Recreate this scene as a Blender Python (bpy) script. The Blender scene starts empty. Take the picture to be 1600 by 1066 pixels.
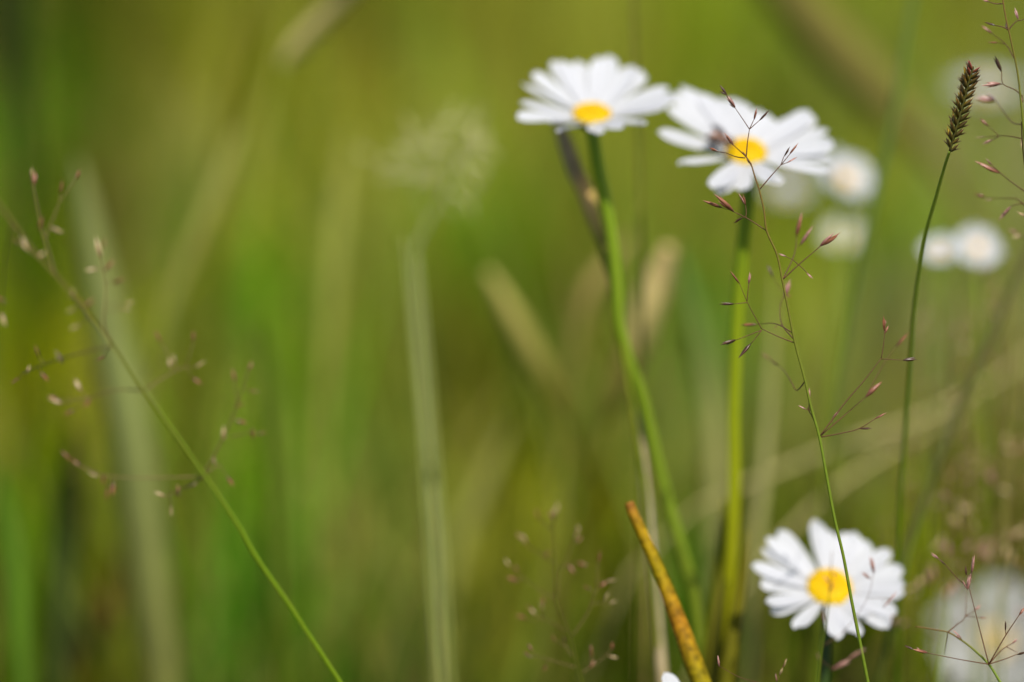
import bpy, math, random
import numpy as np
from mathutils import Vector, Matrix

R = math.radians
random.seed(7)
rng = np.random.default_rng(11)
S = bpy.context.scene
COL = S.collection

# ------------------------------------------------------------------ camera
PITCH = R(14.0)
LENS, SENSOR = 85.0, 36.0
CAM = Vector((0, 0, 0.60))
FOCUS = 0.75
cd = bpy.data.cameras.new('camera')
cam = bpy.data.objects.new('camera', cd)
COL.objects.link(cam)
cam.location = CAM
cam.rotation_euler = (math.pi / 2 - PITCH, 0, 0)
cd.lens, cd.sensor_width, cd.sensor_fit = LENS, SENSOR, 'HORIZONTAL'
cd.clip_start, cd.clip_end = 0.02, 2000
cd.dof.use_dof = True
cd.dof.focus_distance = FOCUS
cd.dof.aperture_fstop = 2.7
cd.dof.aperture_blades = 0
S.camera = cam

# ------------------------------------------------------------------ light
SUN_EL, SUN_AZ = 58.0, 158.0       # azimuth: 0 = +Y (ahead of camera), clockwise seen from above
w = bpy.data.worlds.new('World')
S.world = w
w.use_nodes = True
nt = w.node_tree
bg = nt.nodes['Background']
sky = nt.nodes.new('ShaderNodeTexSky')
sky.sky_type = 'NISHITA'
sky.sun_disc = False
sky.sun_elevation = R(SUN_EL)
sky.sun_rotation = R(SUN_AZ)
nt.links.new(sky.outputs[0], bg.inputs[0])
bg.inputs[1].default_value = 0.10
sd = bpy.data.lights.new('sun', 'SUN')
sd.energy = 4.1
sd.angle = R(0.5)
sd.color = (1.0, 0.955, 0.88)
sun = bpy.data.objects.new('sun', sd)
COL.objects.link(sun)
sdir = Vector((math.sin(R(SUN_AZ)) * math.cos(R(SUN_EL)), math.cos(R(SUN_AZ)) * math.cos(R(SUN_EL)), math.sin(R(SUN_EL))))
sun.rotation_euler = sdir.to_track_quat('Z', 'Y').to_euler()
sun.location = sdir * 10
S.view_settings.view_transform = 'Standard'
S.view_settings.look = 'None'
S.view_settings.exposure = 0.63
S.view_settings.gamma = 1.0
S.render.engine = 'CYCLES'
S.cycles.use_denoising = True
S.cycles.use_adaptive_sampling = False
S.cycles.max_bounces = 8
S.cycles.transmission_bounces = 4
S.cycles.diffuse_bounces = 4
S.cycles.caustics_reflective = False
S.cycles.caustics_refractive = False

# ------------------------------------------------------------------ helpers
RIGHT = Vector((1, 0, 0))
FWD = Vector((0, math.cos(PITCH), -math.sin(PITCH)))
UP = Vector((0, math.sin(PITCH), math.cos(PITCH)))
KPX = SENSOR / LENS / 1600.0         # metres per photo pixel at one metre


def P(px, py, d):
    return CAM + FWD * d + RIGHT * ((px - 800) * KPX * d) + UP * ((533 - py) * KPX * d)


def lin(c):
    o = []
    for v in c:
        v = v / 255.0
        o.append(v / 12.92 if v <= 0.04045 else ((v + 0.055) / 1.055) ** 2.4)
    return o


def C(r, g, b, k=1.0):
    k *= 0.83
    return tuple(min(0.85, v * k) for v in lin((r, g, b))) + (1.0,)


def mixc(a, b, t):
    return tuple(a[i] * (1 - t) + b[i] * t for i in range(4))


def leafmat(name, transl=0.4, rough=0.5, spec=0.35, noise=0.25, scale=400.0, tint=(1.0, 1.0, 0.75)):
    m = bpy.data.materials.new(name)
    m.use_nodes = True
    n, l = m.node_tree.nodes, m.node_tree.links
    n.clear()
    out = n.new('ShaderNodeOutputMaterial')
    at = n.new('ShaderNodeAttribute')
    at.attribute_name = 'col'
    tc = n.new('ShaderNodeTexCoord')
    nz = n.new('ShaderNodeTexNoise')
    nz.inputs['Scale'].default_value = scale
    nz.inputs['Detail'].default_value = 3
    l.new(tc.outputs['Object'], nz.inputs['Vector'])
    mr = n.new('ShaderNodeMapRange')
    mr.inputs['From Min'].default_value = 0.25
    mr.inputs['From Max'].default_value = 0.75
    mr.inputs['To Min'].default_value = 1 - noise
    mr.inputs['To Max'].default_value = 1 + noise
    l.new(nz.outputs[0], mr.inputs['Value'])
    mu = n.new('ShaderNodeVectorMath')
    mu.operation = 'SCALE'
    l.new(at.outputs['Color'], mu.inputs[0])
    l.new(mr.outputs[0], mu.inputs['Scale'])
    pr = n.new('ShaderNodeBsdfPrincipled')
    pr.inputs['Roughness'].default_value = rough
    pr.inputs['Specular IOR Level'].default_value = spec
    l.new(mu.outputs[0], pr.inputs['Base Color'])
    if transl > 0:
        tr = n.new('ShaderNodeBsdfTranslucent')
        tm = n.new('ShaderNodeVectorMath')
        tm.operation = 'MULTIPLY'
        tm.inputs[1].default_value = tint
        l.new(mu.outputs[0], tm.inputs[0])
        l.new(tm.outputs[0], tr.inputs['Color'])
        mx = n.new('ShaderNodeMixShader')
        mx.inputs[0].default_value = transl
        l.new(pr.outputs[0], mx.inputs[1])
        l.new(tr.outputs[0], mx.inputs[2])
        l.new(mx.outputs[0], out.inputs[0])
    else:
        l.new(pr.outputs[0], out.inputs[0])
    return m


M_BLADE = leafmat('grass_leaf', 0.48, 0.6, 0.2, 0.12, 60, (1.1, 1.05, 0.5))
M_SWARD = leafmat('sward_leaf', 0.48, 0.8, 0.0, 0.12, 60, (1.1, 1.05, 0.4))
M_STEM = leafmat('stem_skin', 0.15, 0.5, 0.22, 0.15, 900, (1.0, 1.0, 0.6))
M_DRY = leafmat('dry_leaf', 0.2, 0.7, 0.1, 0.15, 200, (1.0, 0.95, 0.7))
M_SEED = leafmat('spikelet_husk', 0.25, 0.35, 0.5, 0.45, 5, (1.1, 0.9, 0.8))
M_PETAL = leafmat('petal_white', 0.40, 0.5, 0.2, 0.03, 300, (1.0, 1.0, 1.0))
M_DISC = leafmat('disc_yellow', 0.1, 0.6, 0.2, 0.2, 900, (1.0, 0.9, 0.5))
M_RUST = leafmat('rusty_leaf', 0.3, 0.6, 0.15, 0.6, 420, (1.1, 0.9, 0.4))
M_BODY = leafmat('insect_body', 0.0, 0.35, 0.5, 0.3, 900)
M_WING = leafmat('insect_wing', 0.7, 0.2, 0.5, 0.1, 900, (1, 1, 1))


def link_mesh(name, verts, faces, cols, mat, parent=None, smooth=True):
    """verts in world space; made relative to the thing's own origin when it has one."""
    me = bpy.data.meshes.new(name)
    o = Vector((0, 0, 0))
    if parent is not None:
        p = parent
        while p.parent is not None:
            p = p.parent
        o = p.location
    me.from_pydata([(v[0] - o.x, v[1] - o.y, v[2] - o.z) for v in verts], [], faces)
    a = me.color_attributes.new('col', 'FLOAT_COLOR', 'POINT')
    a.data.foreach_set('color', np.array(cols, dtype=np.float32).ravel())
    me.polygons.foreach_set('use_smooth', [smooth] * len(me.polygons))
    me.materials.append(mat)
    ob = bpy.data.objects.new(name, me)
    COL.objects.link(ob)
    ob.parent = parent
    return ob


def thing(name, label, cat, loc, group=None):
    o = bpy.data.objects.new(name, None)
    o.empty_display_size = 0.02
    COL.objects.link(o)
    o.location = loc
    tag(o, label, cat, group)
    return o


def tag(o, label=None, cat=None, group=None, kind=None):
    if label:
        o['label'] = label
    if cat:
        o['category'] = cat
    if group:
        o['group'] = group
    if kind:
        o['kind'] = kind
    return o


def spline(pts, n=6):
    """Catmull-Rom through tuples of any length."""
    p = [np.array(q, float) for q in pts]
    if len(p) < 3:
        return [p[0] * (1 - t) + p[1] * t for t in np.linspace(0, 1, n + 1)]
    p = [2 * p[0] - p[1]] + p + [2 * p[-1] - p[-2]]
    out = []
    for i in range(1, len(p) - 2):
        a, b, c, d = p[i - 1], p[i], p[i + 1], p[i + 2]
        for k in range(n):
            t = k / n
            out.append(0.5 * ((2 * b) + (-a + c) * t + (2 * a - 5 * b + 4 * c - d) * t * t + (-a + 3 * b - 3 * c + d) * t ** 3))
    out.append(p[-2])
    return out


class MB:
    def __init__(self):
        self.v, self.f, self.c = [], [], []

    def tube(self, pts, rad, col, sides=7):
        """pts Vectors, rad list, col list of colours."""
        b = len(self.v)
        n = len(pts)
        ref = Vector((0.3, 0.9, 0.2)).normalized()
        for i in range(n):
            t = (pts[min(i + 1, n - 1)] - pts[max(i - 1, 0)]).normalized()
            u = t.cross(ref)
            if u.length < 1e-4:
                u = t.cross(Vector((1, 0, 0)))
            u.normalize()
            q = t.cross(u)
            for k in range(sides):
                a = 2 * math.pi * k / sides
                self.v.append(pts[i] + (u * math.cos(a) + q * math.sin(a)) * rad[i])
                self.c.append(col[i])
        for i in range(n - 1):
            for k in range(sides):
                k2 = (k + 1) % sides
                self.f.append((b + i * sides + k, b + i * sides + k2, b + (i + 1) * sides + k2, b + (i + 1) * sides + k))
        self.f.append(tuple(b + k for k in range(sides))[::-1])
        self.f.append(tuple(b + (n - 1) * sides + k for k in range(sides)))

    def blade(self, pts, wid, col, face, fold=0.25, thick=0.00025):
        """A leaf: a shallow folded strip with a little thickness; face = direction its broad side looks."""
        b = len(self.v)
        n = len(pts)
        for i in range(n):
            t = (pts[min(i + 1, n - 1)] - pts[max(i - 1, 0)]).normalized()
            u = t.cross(face)
            if u.length < 1e-4:
                u = Vector((1, 0, 0))
            u.normalize()
            q = u.cross(t).normalized()
            h = wid[i] / 2
            th = min(thick, h * 0.5)
            self.v += [pts[i] - u * h, pts[i] - q * (h * fold) + q * th, pts[i] + u * h, pts[i] - q * (h * fold) - q * th]
            self.c += [col[i]] * 4
        for i in range(n - 1):
            for k in range(4):
                k2 = (k + 1) % 4
                self.f.append((b + i * 4 + k, b + i * 4 + k2, b + (i + 1) * 4 + k2, b + (i + 1) * 4 + k))
        self.f.append((b, b + 1, b + 2, b + 3)[::-1])
        e = b + (n - 1) * 4
        self.f.append((e, e + 1, e + 2, e + 3))

    def spindle(self, a, d, L, wd, col0, col1, sides=6, flat=1.0, side=None):
        d = d.normalized()
        u = side if side is not None else d.cross(Vector((0.2, 0.8, 0.5)))
        u = (u - d * u.dot(d)).normalized()
        q = d.cross(u)
        b = len(self.v)
        prof = [(0.0, 0.12), (0.12, 0.6), (0.32, 1.0), (0.55, 0.85), (0.8, 0.42), (1.0, 0.03)]
        for t, r in prof:
            for k in range(sides):
                an = 2 * math.pi * k / sides
                self.v.append(a + d * (L * t) + (u * math.cos(an) + q * (math.sin(an) * flat)) * (wd / 2 * r))
                self.c.append(mixc(col0, col1, t))
        n = len(prof)
        for i in range(n - 1):
            for k in range(sides):
                k2 = (k + 1) % sides
                self.f.append((b + i * sides + k, b + i * sides + k2, b + (i + 1) * sides + k2, b + (i + 1) * sides + k))

    def build(self, name, mat, parent=None):
        return link_mesh(name, self.v, self.f, self.c, mat, parent)


def to_ground(pts, lean=0.35):
    """Continue a stalk given top-down (or any order ending lowest) from its last point to the soil."""
    a, b = pts[-2], pts[-1]
    d = (b - a).normalized()
    h = b.z
    if h < 0.005:
        return []
    g = Vector((b.x + d.x * h * lean, b.y + d.y * h * lean * 0.5, -0.004))
    m = b + d * (h * 0.3)
    out = []
    for t in (0.25, 0.5, 0.75, 1.0):
        out.append(b * ((1 - t) ** 2) + m * (2 * t * (1 - t)) + g * (t * t))
    return out


# ------------------------------------------------------------------ ground and meadow grass
def ground():
    m = bpy.data.materials.new('soil_and_moss')
    m.use_nodes = True
    n, l = m.node_tree.nodes, m.node_tree.links
    pr = n['Principled BSDF']
    pr.inputs['Roughness'].default_value = 0.95
    tc = n.new('ShaderNodeTexCoord')
    nz = n.new('ShaderNodeTexNoise')
    nz.inputs['Scale'].default_value = 9
    nz.inputs['Detail'].default_value = 8
    l.new(tc.outputs['Object'], nz.inputs['Vector'])
    cr = n.new('ShaderNodeValToRGB')
    cr.color_ramp.elements[0].position, cr.color_ramp.elements[0].color = 0.35, (0.045, 0.034, 0.014, 1)
    cr.color_ramp.elements[1].position, cr.color_ramp.elements[1].color = 0.62, (0.07, 0.085, 0.016, 1)
    l.new(nz.outputs[0], cr.inputs[0])
    l.new(cr.outputs[0], pr.inputs['Base Color'])
    bp = n.new('ShaderNodeBump')
    bp.inputs['Distance'].default_value = 0.01
    l.new(nz.outputs[0], bp.inputs['Height'])
    l.new(bp.outputs[0], pr.inputs['Normal'])
    xs = [-600, -60, -8, -3, -1, 0, 1, 3, 8, 60, 600]
    ys = [-600, -60, -8, -1, 0, 1, 2, 3, 5, 8, 14, 60, 600]
    v = [(x, y, (0.006 * math.sin(3 * x + y) if abs(x) < 9 and abs(y) < 15 else -0.02)) for y in ys for x in xs]
    nx = len(xs)
    f = [(j * nx + i, j * nx + i + 1, (j + 1) * nx + i + 1, (j + 1) * nx + i) for j in range(len(ys) - 1) for i in range(nx - 1)]
    me = bpy.data.meshes.new('ground')
    me.from_pydata(v, [], f)
    me.materials.append(m)
    o = bpy.data.objects.new('ground', me)
    COL.objects.link(o)
    o['kind'] = 'structure'


ground()


def canopy(y):
    """Height of the sward by distance: a mown-low path near the camera, taller meadow behind."""
    return np.clip(0.13 + 0.085 * (y - 1.05), 0.09, 0.32)


# sward tones: yellow-green, deep green, straw, with shaded gaps painted in as dark patches ... each patch (photo colour, where it grows)
#PATCHES_BEGIN
PATCHES = [
 (20, 20, 45, 62, 5), (100, 100, 70, 85, 10), (40, 170, 75, 100, 20), (200, 150, 85, 85, 10), (290, 60, 105, 105, 30),
 (390, 90, 115, 115, 8), (350, 170, 135, 135, 60), (270, 190, 120, 115, 45), (100, 250, 95, 88, 22), (190, 320, 80, 70, 10),
 (300, 310, 130, 128, 65), (390, 390, 105, 125, 30), (40, 340, 75, 88, 10), (20, 440, 85, 95, 5), (40, 520, 118, 118, 6),
 (220, 420, 95, 100, 15), (480, 150, 110, 105, 15), (620, 40, 88, 96, 12), (560, 150, 125, 120, 35), (700, 100, 120, 130, 45),
 (650, 210, 148, 148, 75), (720, 260, 140, 138, 70), (760, 330, 90, 120, 10), (420, 430, 95, 120, 20), (500, 430, 110, 122, 30),
 (530, 310, 135, 135, 55), (600, 440, 125, 125, 45), (460, 280, 125, 130, 35), (820, 60, 115, 115, 30), (900, 40, 122, 125, 45),
 (1060, 60, 108, 118, 30), (1180, 60, 105, 120, 30), (1300, 70, 125, 110, 60), (1460, 60, 112, 122, 38), (1250, 180, 82, 92, 10),
 (1400, 210, 110, 130, 48), (1540, 210, 130, 142, 85), (1560, 60, 110, 112, 35), (1420, 330, 108, 125, 40), (1230, 420, 115, 128, 35),
 (1450, 500, 120, 115, 62), (1560, 500, 118, 110, 60), (1550, 700, 105, 98, 35), (1590, 620, 120, 112, 55), (1350, 620, 125, 125, 68),
 (1250, 520, 120, 125, 50), (1200, 700, 128, 122, 62), (40, 620, 100, 105, 10), (20, 700, 70, 66, 14), (110, 700, 92, 98, 8),
 (100, 850, 50, 70, 5), (15, 900, 82, 115, 5), (60, 1040, 70, 75, 15), (170, 950, 112, 90, 20), (140, 1020, 85, 72, 15),
 (430, 600, 95, 118, 12), (440, 720, 95, 112, 12), (530, 680, 115, 106, 35), (560, 830, 130, 130, 58), (610, 920, 88, 104, 30),
 (430, 960, 72, 95, 10), (300, 900, 80, 98, 20), (330, 620, 112, 118, 45), (350, 500, 95, 105, 35), (680, 980, 118, 112, 58),
 (560, 1030, 72, 90, 18), (620, 740, 112, 110, 45), (760, 620, 92, 88, 10), (720, 500, 98, 90, 15), (760, 760, 112, 105, 38),
 (780, 900, 112, 104, 32), (930, 900, 98, 80, 18), (900, 1040, 72, 84, 15), (800, 1030, 100, 98, 30), (880, 700, 110, 112, 30),
 (870, 350, 95, 105, 15), (900, 560, 95, 100, 12), (1100, 480, 90, 115, 40), (1070, 300, 122, 118, 50), (1090, 680, 122, 120, 60),
 (1090, 800, 100, 112, 45), (1220, 980, 72, 82, 18), (1400, 1040, 65, 78, 14), (1460, 780, 98, 108, 25), (1560, 840, 78, 78, 18),
 (1230, 830, 108, 108, 42), (300, 1040, 95, 96, 45), (960, 780, 100, 95, 20), (1180, 340, 110, 122, 35),
]
#PATCHES_END
#GAIN_BEGIN
GAIN = [(0.25, 0.25, 0.10), (0.33, 0.64, 0.10), (1.37, 3.40, 0.56), (0.25, 0.25, 0.10), (2.06, 1.91, 1.72), (3.40, 3.40, 0.10), (3.40, 3.40, 2.60), (3.07, 2.48, 2.37), (2.38, 0.43, 0.10), (0.25, 0.25, 0.10), (3.40, 3.40, 2.60), (1.32, 2.81, 0.66), (0.25, 0.51, 0.10), (1.50, 2.09, 0.10), (3.40, 3.40, 0.10), (0.89, 1.26, 0.10), (0.44, 0.25, 0.10), (0.25, 0.25, 0.10), (3.17, 2.17, 0.57), (2.09, 3.12, 2.60), (3.32, 3.25, 1.49), (2.59, 1.86, 0.55), (0.25, 1.57, 0.10), (0.49, 1.66, 0.10), (0.25, 0.51, 0.10), (2.84, 2.00, 2.49), (3.40, 3.40, 2.60), (3.40, 3.40, 0.85), (1.56, 1.23, 0.10), (2.16, 2.17, 2.60), (1.71, 1.49, 0.86), (1.77, 3.18, 0.26), (1.42, 0.93, 0.97), (1.89, 2.71, 0.47), (0.25, 0.25, 0.10), (2.34, 3.40, 0.26), (3.40, 3.40, 2.60), (1.18, 1.18, 0.10), (1.12, 1.54, 0.94), (1.96, 3.40, 0.10), (1.85, 1.20, 2.60), (2.26, 1.73, 2.60), (0.45, 0.25, 0.10), (3.33, 3.38, 2.60), (3.40, 3.40, 2.60), (2.10, 2.03, 2.60), (0.98, 0.50, 0.25), (3.40, 3.40, 0.10), (0.25, 0.25, 0.10), (2.18, 3.40, 0.10), (0.25, 0.25, 0.10), (2.60, 3.40, 0.10), (0.96, 0.25, 0.10), (3.40, 3.40, 0.10), (2.52, 1.13, 0.10), (1.90, 3.40, 0.10), (1.15, 2.77, 0.10), (2.36, 0.37, 0.74), (2.51, 2.63, 2.18), (0.25, 1.54, 0.10), (0.93, 2.02, 0.10), (0.25, 1.97, 0.10), (3.40, 3.40, 2.60), (2.28, 1.56, 2.60), (1.98, 0.48, 0.83), (0.25, 0.63, 0.10), (1.98, 3.40, 2.60), (0.73, 0.99, 0.10), (1.50, 0.47, 0.10), (2.51, 1.99, 1.68), (3.32, 3.33, 1.76), (0.66, 0.25, 0.10), (0.25, 0.63, 0.10), (1.63, 2.10, 2.60), (3.40, 3.40, 0.10), (1.18, 1.05, 0.10), (0.33, 1.15, 0.10), (0.26, 1.74, 0.45), (3.40, 2.92, 2.60), (3.29, 2.30, 2.60), (0.25, 1.44, 0.10), (0.25, 0.25, 0.10), (0.25, 0.58, 0.10), (2.92, 3.40, 0.10), (0.25, 0.25, 0.10), (0.25, 0.25, 0.10), (3.40, 2.20, 2.60), (1.98, 1.43, 0.10), (3.40, 3.40, 0.78)]
#GAIN_END
PG = 1.8
pw, pc = [], []
for pi, (px, py, r_, g_, b_) in enumerate(PATCHES):
    q = P(px, py, 1.0) - CAM
    s = 1.0
    for _ in range(40):
        y = q.y * s
        s += 0.5 * ((CAM.z - 0.8 * float(canopy(y))) / -q.z - s)
    pw.append((q.x * s, q.y * s))
    pc.append([min(0.42, v * (GAIN[pi][k] if GAIN else PG)) for k, v in enumerate(lin((r_, g_, b_)))])
pw, pc = np.array(pw), np.array(pc)
pc[:, 0] = np.minimum(pc[:, 0], pc[:, 1] * 1.04)      # living grass is never redder than it is green


def sward_colour(x, y):
    dx = (x[:, None] - pw[None, :, 0]) / (0.035 * y[:, None])
    dy = (y[:, None] - pw[None, :, 1]) / (0.11 * y[:, None])
    d2 = dx * dx + dy * dy
    wgt = 1.0 / (0.25 + d2) ** 2.2
    return (wgt @ pc) / wgt.sum(1, keepdims=True)


def grass_mass(name, bands, hscale, wscale, seed, tall=0.0):
    g = np.random.default_rng(seed)
    X, Y, H, W = [], [], [], []
    for (y0, y1, dens, wid) in bands:
        area = (0.35 * (y0 + y1) + 1.0) * (y1 - y0)
        n = int(area * dens)
        y = g.uniform(y0, y1, n)
        x = g.uniform(-1, 1, n) * (0.35 * y + 0.5)
        nc = max(8, n // 22)
        cy = g.uniform(y0, y1, nc)
        cx = g.uniform(-1, 1, nc) * (0.35 * cy + 0.5)
        k = g.random(n) < 0.6
        idx = g.integers(0, nc, n)
        x = np.where(k, cx[idx] + g.normal(0, 0.018, n), x)
        y = np.where(k, cy[idx] + g.normal(0, 0.018, n), y)
        X.append(x); Y.append(y)
        H.append(canopy(y) * hscale * g.uniform(0.55, 1.15, n))
        W.append(wid * wscale * g.uniform(0.6, 1.4, n))
    x, y, h, wd = map(np.concatenate, (X, Y, H, W))
    n = len(x)
    if tall:                                   # a few stragglers overtop the rest
        k = g.random(n) < tall
        h = np.where(k, h * g.uniform(1.4, 2.1, n), h)
        wd = np.where(k, wd * 1.3, wd)
    base = sward_colour(x, np.maximum(y, 0.3))
    val = g.lognormal(0, 0.34, n)[:, None]
    hue = g.normal(0, 0.10, n)
    tint = np.stack([1 + hue, np.ones(n), 1 - hue], 1)
    col = np.clip(base * val * tint, 0.004, 0.6)
    straw = g.random(n) < 0.09
    col[straw] = np.array([0.32, 0.25, 0.05]) * g.uniform(0.6, 1.1, straw.sum())[:, None]
    az = g.uniform(0, 2 * np.pi, n)
    lean = g.uniform(0.05, 0.55, n)
    if tall:
        x2, y2, h2, w2, c2 = add_culms(1000, seed + 50)
        x, y, h, wd, col = np.concatenate([x, x2]), np.concatenate([y, y2]), np.concatenate([h, h2]), np.concatenate([wd, w2]), np.concatenate([col, c2])
        az = np.concatenate([az, g.uniform(0, 2 * np.pi, len(x2))])
        lean = np.concatenate([lean, g.uniform(0.02, 0.75, len(x2))])
        n = len(x)
    fa = az + np.pi / 2 + g.normal(0, 0.5, n)
    NS = 5
    V = np.zeros((n, NS, 2, 3), np.float32)
    for i in range(NS):
        t = i / (NS - 1)
        r = h * lean * t ** 1.8
        cx, cy = x + np.cos(az) * r, y + np.sin(az) * r
        cz = h * (t - 0.18 * lean * t * t) - 0.004
        ww = wd * (1 - t ** 2.2) * 0.5 + 0.0002
        V[:, i, 0] = np.stack([cx - np.cos(fa) * ww, cy - np.sin(fa) * ww, cz], 1)
        V[:, i, 1] = np.stack([cx + np.cos(fa) * ww, cy + np.sin(fa) * ww, cz], 1)
    o = (np.arange(n) * NS * 2)[:, None, None]
    k = (np.arange(NS - 1) * 2)[None, :, None]
    F = (o + k + np.array([0, 1, 3, 2])[None, None, :]).reshape(-1)
    me = bpy.data.meshes.new(name)
    nv, nf = n * NS * 2, n * (NS - 1)
    me.vertices.add(nv)
    me.vertices.foreach_set('co', V.ravel())
    me.loops.add(nf * 4)
    me.loops.foreach_set('vertex_index', F.astype(np.int32))
    me.polygons.add(nf)
    me.polygons.foreach_set('loop_start', (np.arange(nf) * 4).astype(np.int32))
    me.polygons.foreach_set('use_smooth', np.ones(nf, bool))
    me.update(calc_edges=True)
    cc = np.ones((n, NS * 2, 4), np.float32)
    cc[:, :, :3] = col[:, None, :]
    a = me.color_attributes.new('col', 'FLOAT_COLOR', 'POINT')
    a.data.foreach_set('color', cc.ravel())
    me.materials.append(M_SWARD)
    ob = bpy.data.objects.new(name, me)
    COL.objects.link(ob)
    return ob


def add_culms(n, seed):
    """thin flowering stalks that overtop the sward, as mesh data joined to the meadow grass"""
    g = np.random.default_rng(seed)
    y = 1.02 + 1.9 * g.random(n) ** 1.3
    x = g.uniform(-1, 1, n) * (0.30 * y + 0.12)
    h = canopy(y) * g.uniform(1.2, 2.6, n)
    wd = g.uniform(0.0012, 0.0032, n)
    base = sward_colour(x, y)
    pick = g.random(n)
    kinds = np.array([[0.32, 0.27, 0.07], [0.28, 0.29, 0.06], [0.20, 0.24, 0.02], [0.14, 0.19, 0.01], [0.26, 0.18, 0.06]])
    col = kinds[g.integers(0, 5, n)] * g.uniform(0.7, 1.4, n)[:, None]
    col = np.where((pick < 0.45)[:, None], base * g.uniform(0.9, 1.8, n)[:, None], col)
    return x, y, h, wd, col


gm = grass_mass('meadow_grass', [(0.95, 3.2, 6000, 0.0045), (3.2, 5.5, 2600, 0.0075), (5.5, 9.0, 900, 0.013)], 1.0, 1.0, 3, 0.025)
tag(gm, 'tall mixed meadow grass in soft green, yellow and straw filling the background', 'grass', kind='stuff')
gl = grass_mass('short_grass', [(0.25, 1.1, 5000, 0.0032), (1.1, 3.5, 4500, 0.004), (3.5, 9.0, 900, 0.009)], 0.5, 1.0, 5)
tag(gl, 'short green undergrowth of grass close to the soil', 'grass', kind='stuff')


# ------------------------------------------------------------------ single leaves and stalks
def px_path(pts, d0, d1, n=6):
    """photo points (x, y[, width px]) with depth running from d0 to d1 along the path -> Vectors and widths in metres."""
    sm = spline(pts, n)
    L = [0.0]
    for a, b in zip(sm[:-1], sm[1:]):
        L.append(L[-1] + float(np.hypot(b[0] - a[0], b[1] - a[1])))
    out, wid = [], []
    for q, l in zip(sm, L):
        d = d0 + (d1 - d0) * l / max(L[-1], 1e-6)
        out.append(P(q[0], q[1], d))
        wid.append((q[2] if len(q) > 2 else 6) * KPX * d)
    return out, wid


def leaf(name, label, cat, pts, d0, d1, cols, group=None, kind='blade', mat=None, ground=True, fold=0.25, lean=0.3):
    """One whole leaf or stalk, tip first, carried on down to the soil."""
    v, wd = px_path(pts, d0, d1)
    if ground:
        ext = to_ground(v, lean)
        v = v + ext
        wd = wd + [wd[-1] * (1 - 0.35 * (i + 1) / len(ext)) for i in range(len(ext))]
    n = len(v)
    cc = []
    for i in range(n):
        t = i / (n - 1) * (len(cols) - 1)
        k = min(int(t), len(cols) - 2) if len(cols) > 1 else 0
        cc.append(mixc(cols[k], cols[min(k + 1, len(cols) - 1)], t - k))
    base = v[-1].copy()
    mb = MB()
    if kind == 'blade':
        mb.blade(v, wd, cc, -FWD, fold)
    else:
        mb.tube(v, [max(x / 2, 0.00008) for x in wd], cc, 8)
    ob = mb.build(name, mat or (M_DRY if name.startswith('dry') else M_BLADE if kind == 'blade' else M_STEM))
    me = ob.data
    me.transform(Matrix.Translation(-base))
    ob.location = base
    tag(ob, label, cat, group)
    return ob


GB = 'soft grass leaves behind the flowers'
GT = 'dry straw leaves behind the flowers'
KL = 1.1
KT = 1.6
PALE = C(130, 136, 70, KL)
leaf('grass_leaf', 'broad pale grey green leaf standing upright at the left behind the blurred seed head', 'grass blade',
     [(122, 250, 8), (138, 340, 40), (168, 500, 60), (202, 660, 70), (226, 830, 70), (254, 1066, 64)], 1.13, 1.08, [C(136, 142, 78, 1.2), C(132, 140, 74, 1.2), C(116, 116, 48, 1.05)], GB)
leaf('grass_leaf', 'pale olive leaf leaning right, between the broad grey leaf and the seed head stalk gap', 'grass blade',
     [(372, 205, 8), (340, 290, 24), (295, 400, 24), (255, 500, 18), (230, 600, 16)], 1.2, 1.2, [C(160, 158, 80, 1.55), C(130, 134, 50, 1.3)], GB)
leaf('dry_leaf', 'short straw coloured leaf slanting at the top edge left of the flowers', 'dry leaf',
     [(440, 102, 10), (460, 76, 28), (496, 38, 32), (548, -14, 28), (640, -110, 22), (770, -180, 16), (900, -165, 12), (988, -50, 8)], 1.12, 0.90, [C(175, 160, 100, 2.3), C(170, 155, 95, 1.9)], GT, ground=False)
leaf('dry_leaf', 'straw leaf slanting down right in the middle gap left of the tall daisy stem', 'dry leaf',
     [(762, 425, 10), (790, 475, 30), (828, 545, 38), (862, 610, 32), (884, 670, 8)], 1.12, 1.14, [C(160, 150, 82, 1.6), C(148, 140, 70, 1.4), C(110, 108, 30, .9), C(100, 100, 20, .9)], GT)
leaf('dry_leaf', 'wide tan leaf crossing behind the tall daisy stem below its bend', 'dry leaf',
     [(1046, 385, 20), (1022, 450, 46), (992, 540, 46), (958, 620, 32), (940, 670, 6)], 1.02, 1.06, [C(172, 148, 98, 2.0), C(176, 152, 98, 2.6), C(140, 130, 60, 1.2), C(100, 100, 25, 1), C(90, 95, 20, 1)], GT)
leaf('dry_leaf', 'faint tan leaf rising left of the tan leaf behind the tall daisy stem', 'dry leaf',
     [(985, 370, 8), (955, 410, 26), (925, 450, 28), (905, 500, 16), (890, 600, 6)], 1.16, 1.18, [C(150, 132, 78, KT), C(130, 118, 55, KT)], GT)
leaf('dry_leaf', 'broad tan leaf slanting across the top right corner behind the seed spike', 'dry leaf',
     [(1170, -90, 50), (1240, 0, 76), (1310, 80, 80), (1400, 175, 60), (1470, 260, 24)], 1.40, 1.48, [C(124, 116, 55, 1.05)], GT)
leaf('dry_leaf', 'pale straw leaf slanting up right behind the stem of the right seed head', 'dry leaf',
     [(1640, 530, 5), (1560, 590, 8), (1450, 650, 10), (1330, 690, 11), (1180, 750, 9), (1090, 790, 6)], 1.14, 1.05, [C(150, 140, 88, 1.4), C(160, 150, 98, 1.4), C(150, 140, 85, 1.3)], GT)
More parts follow.
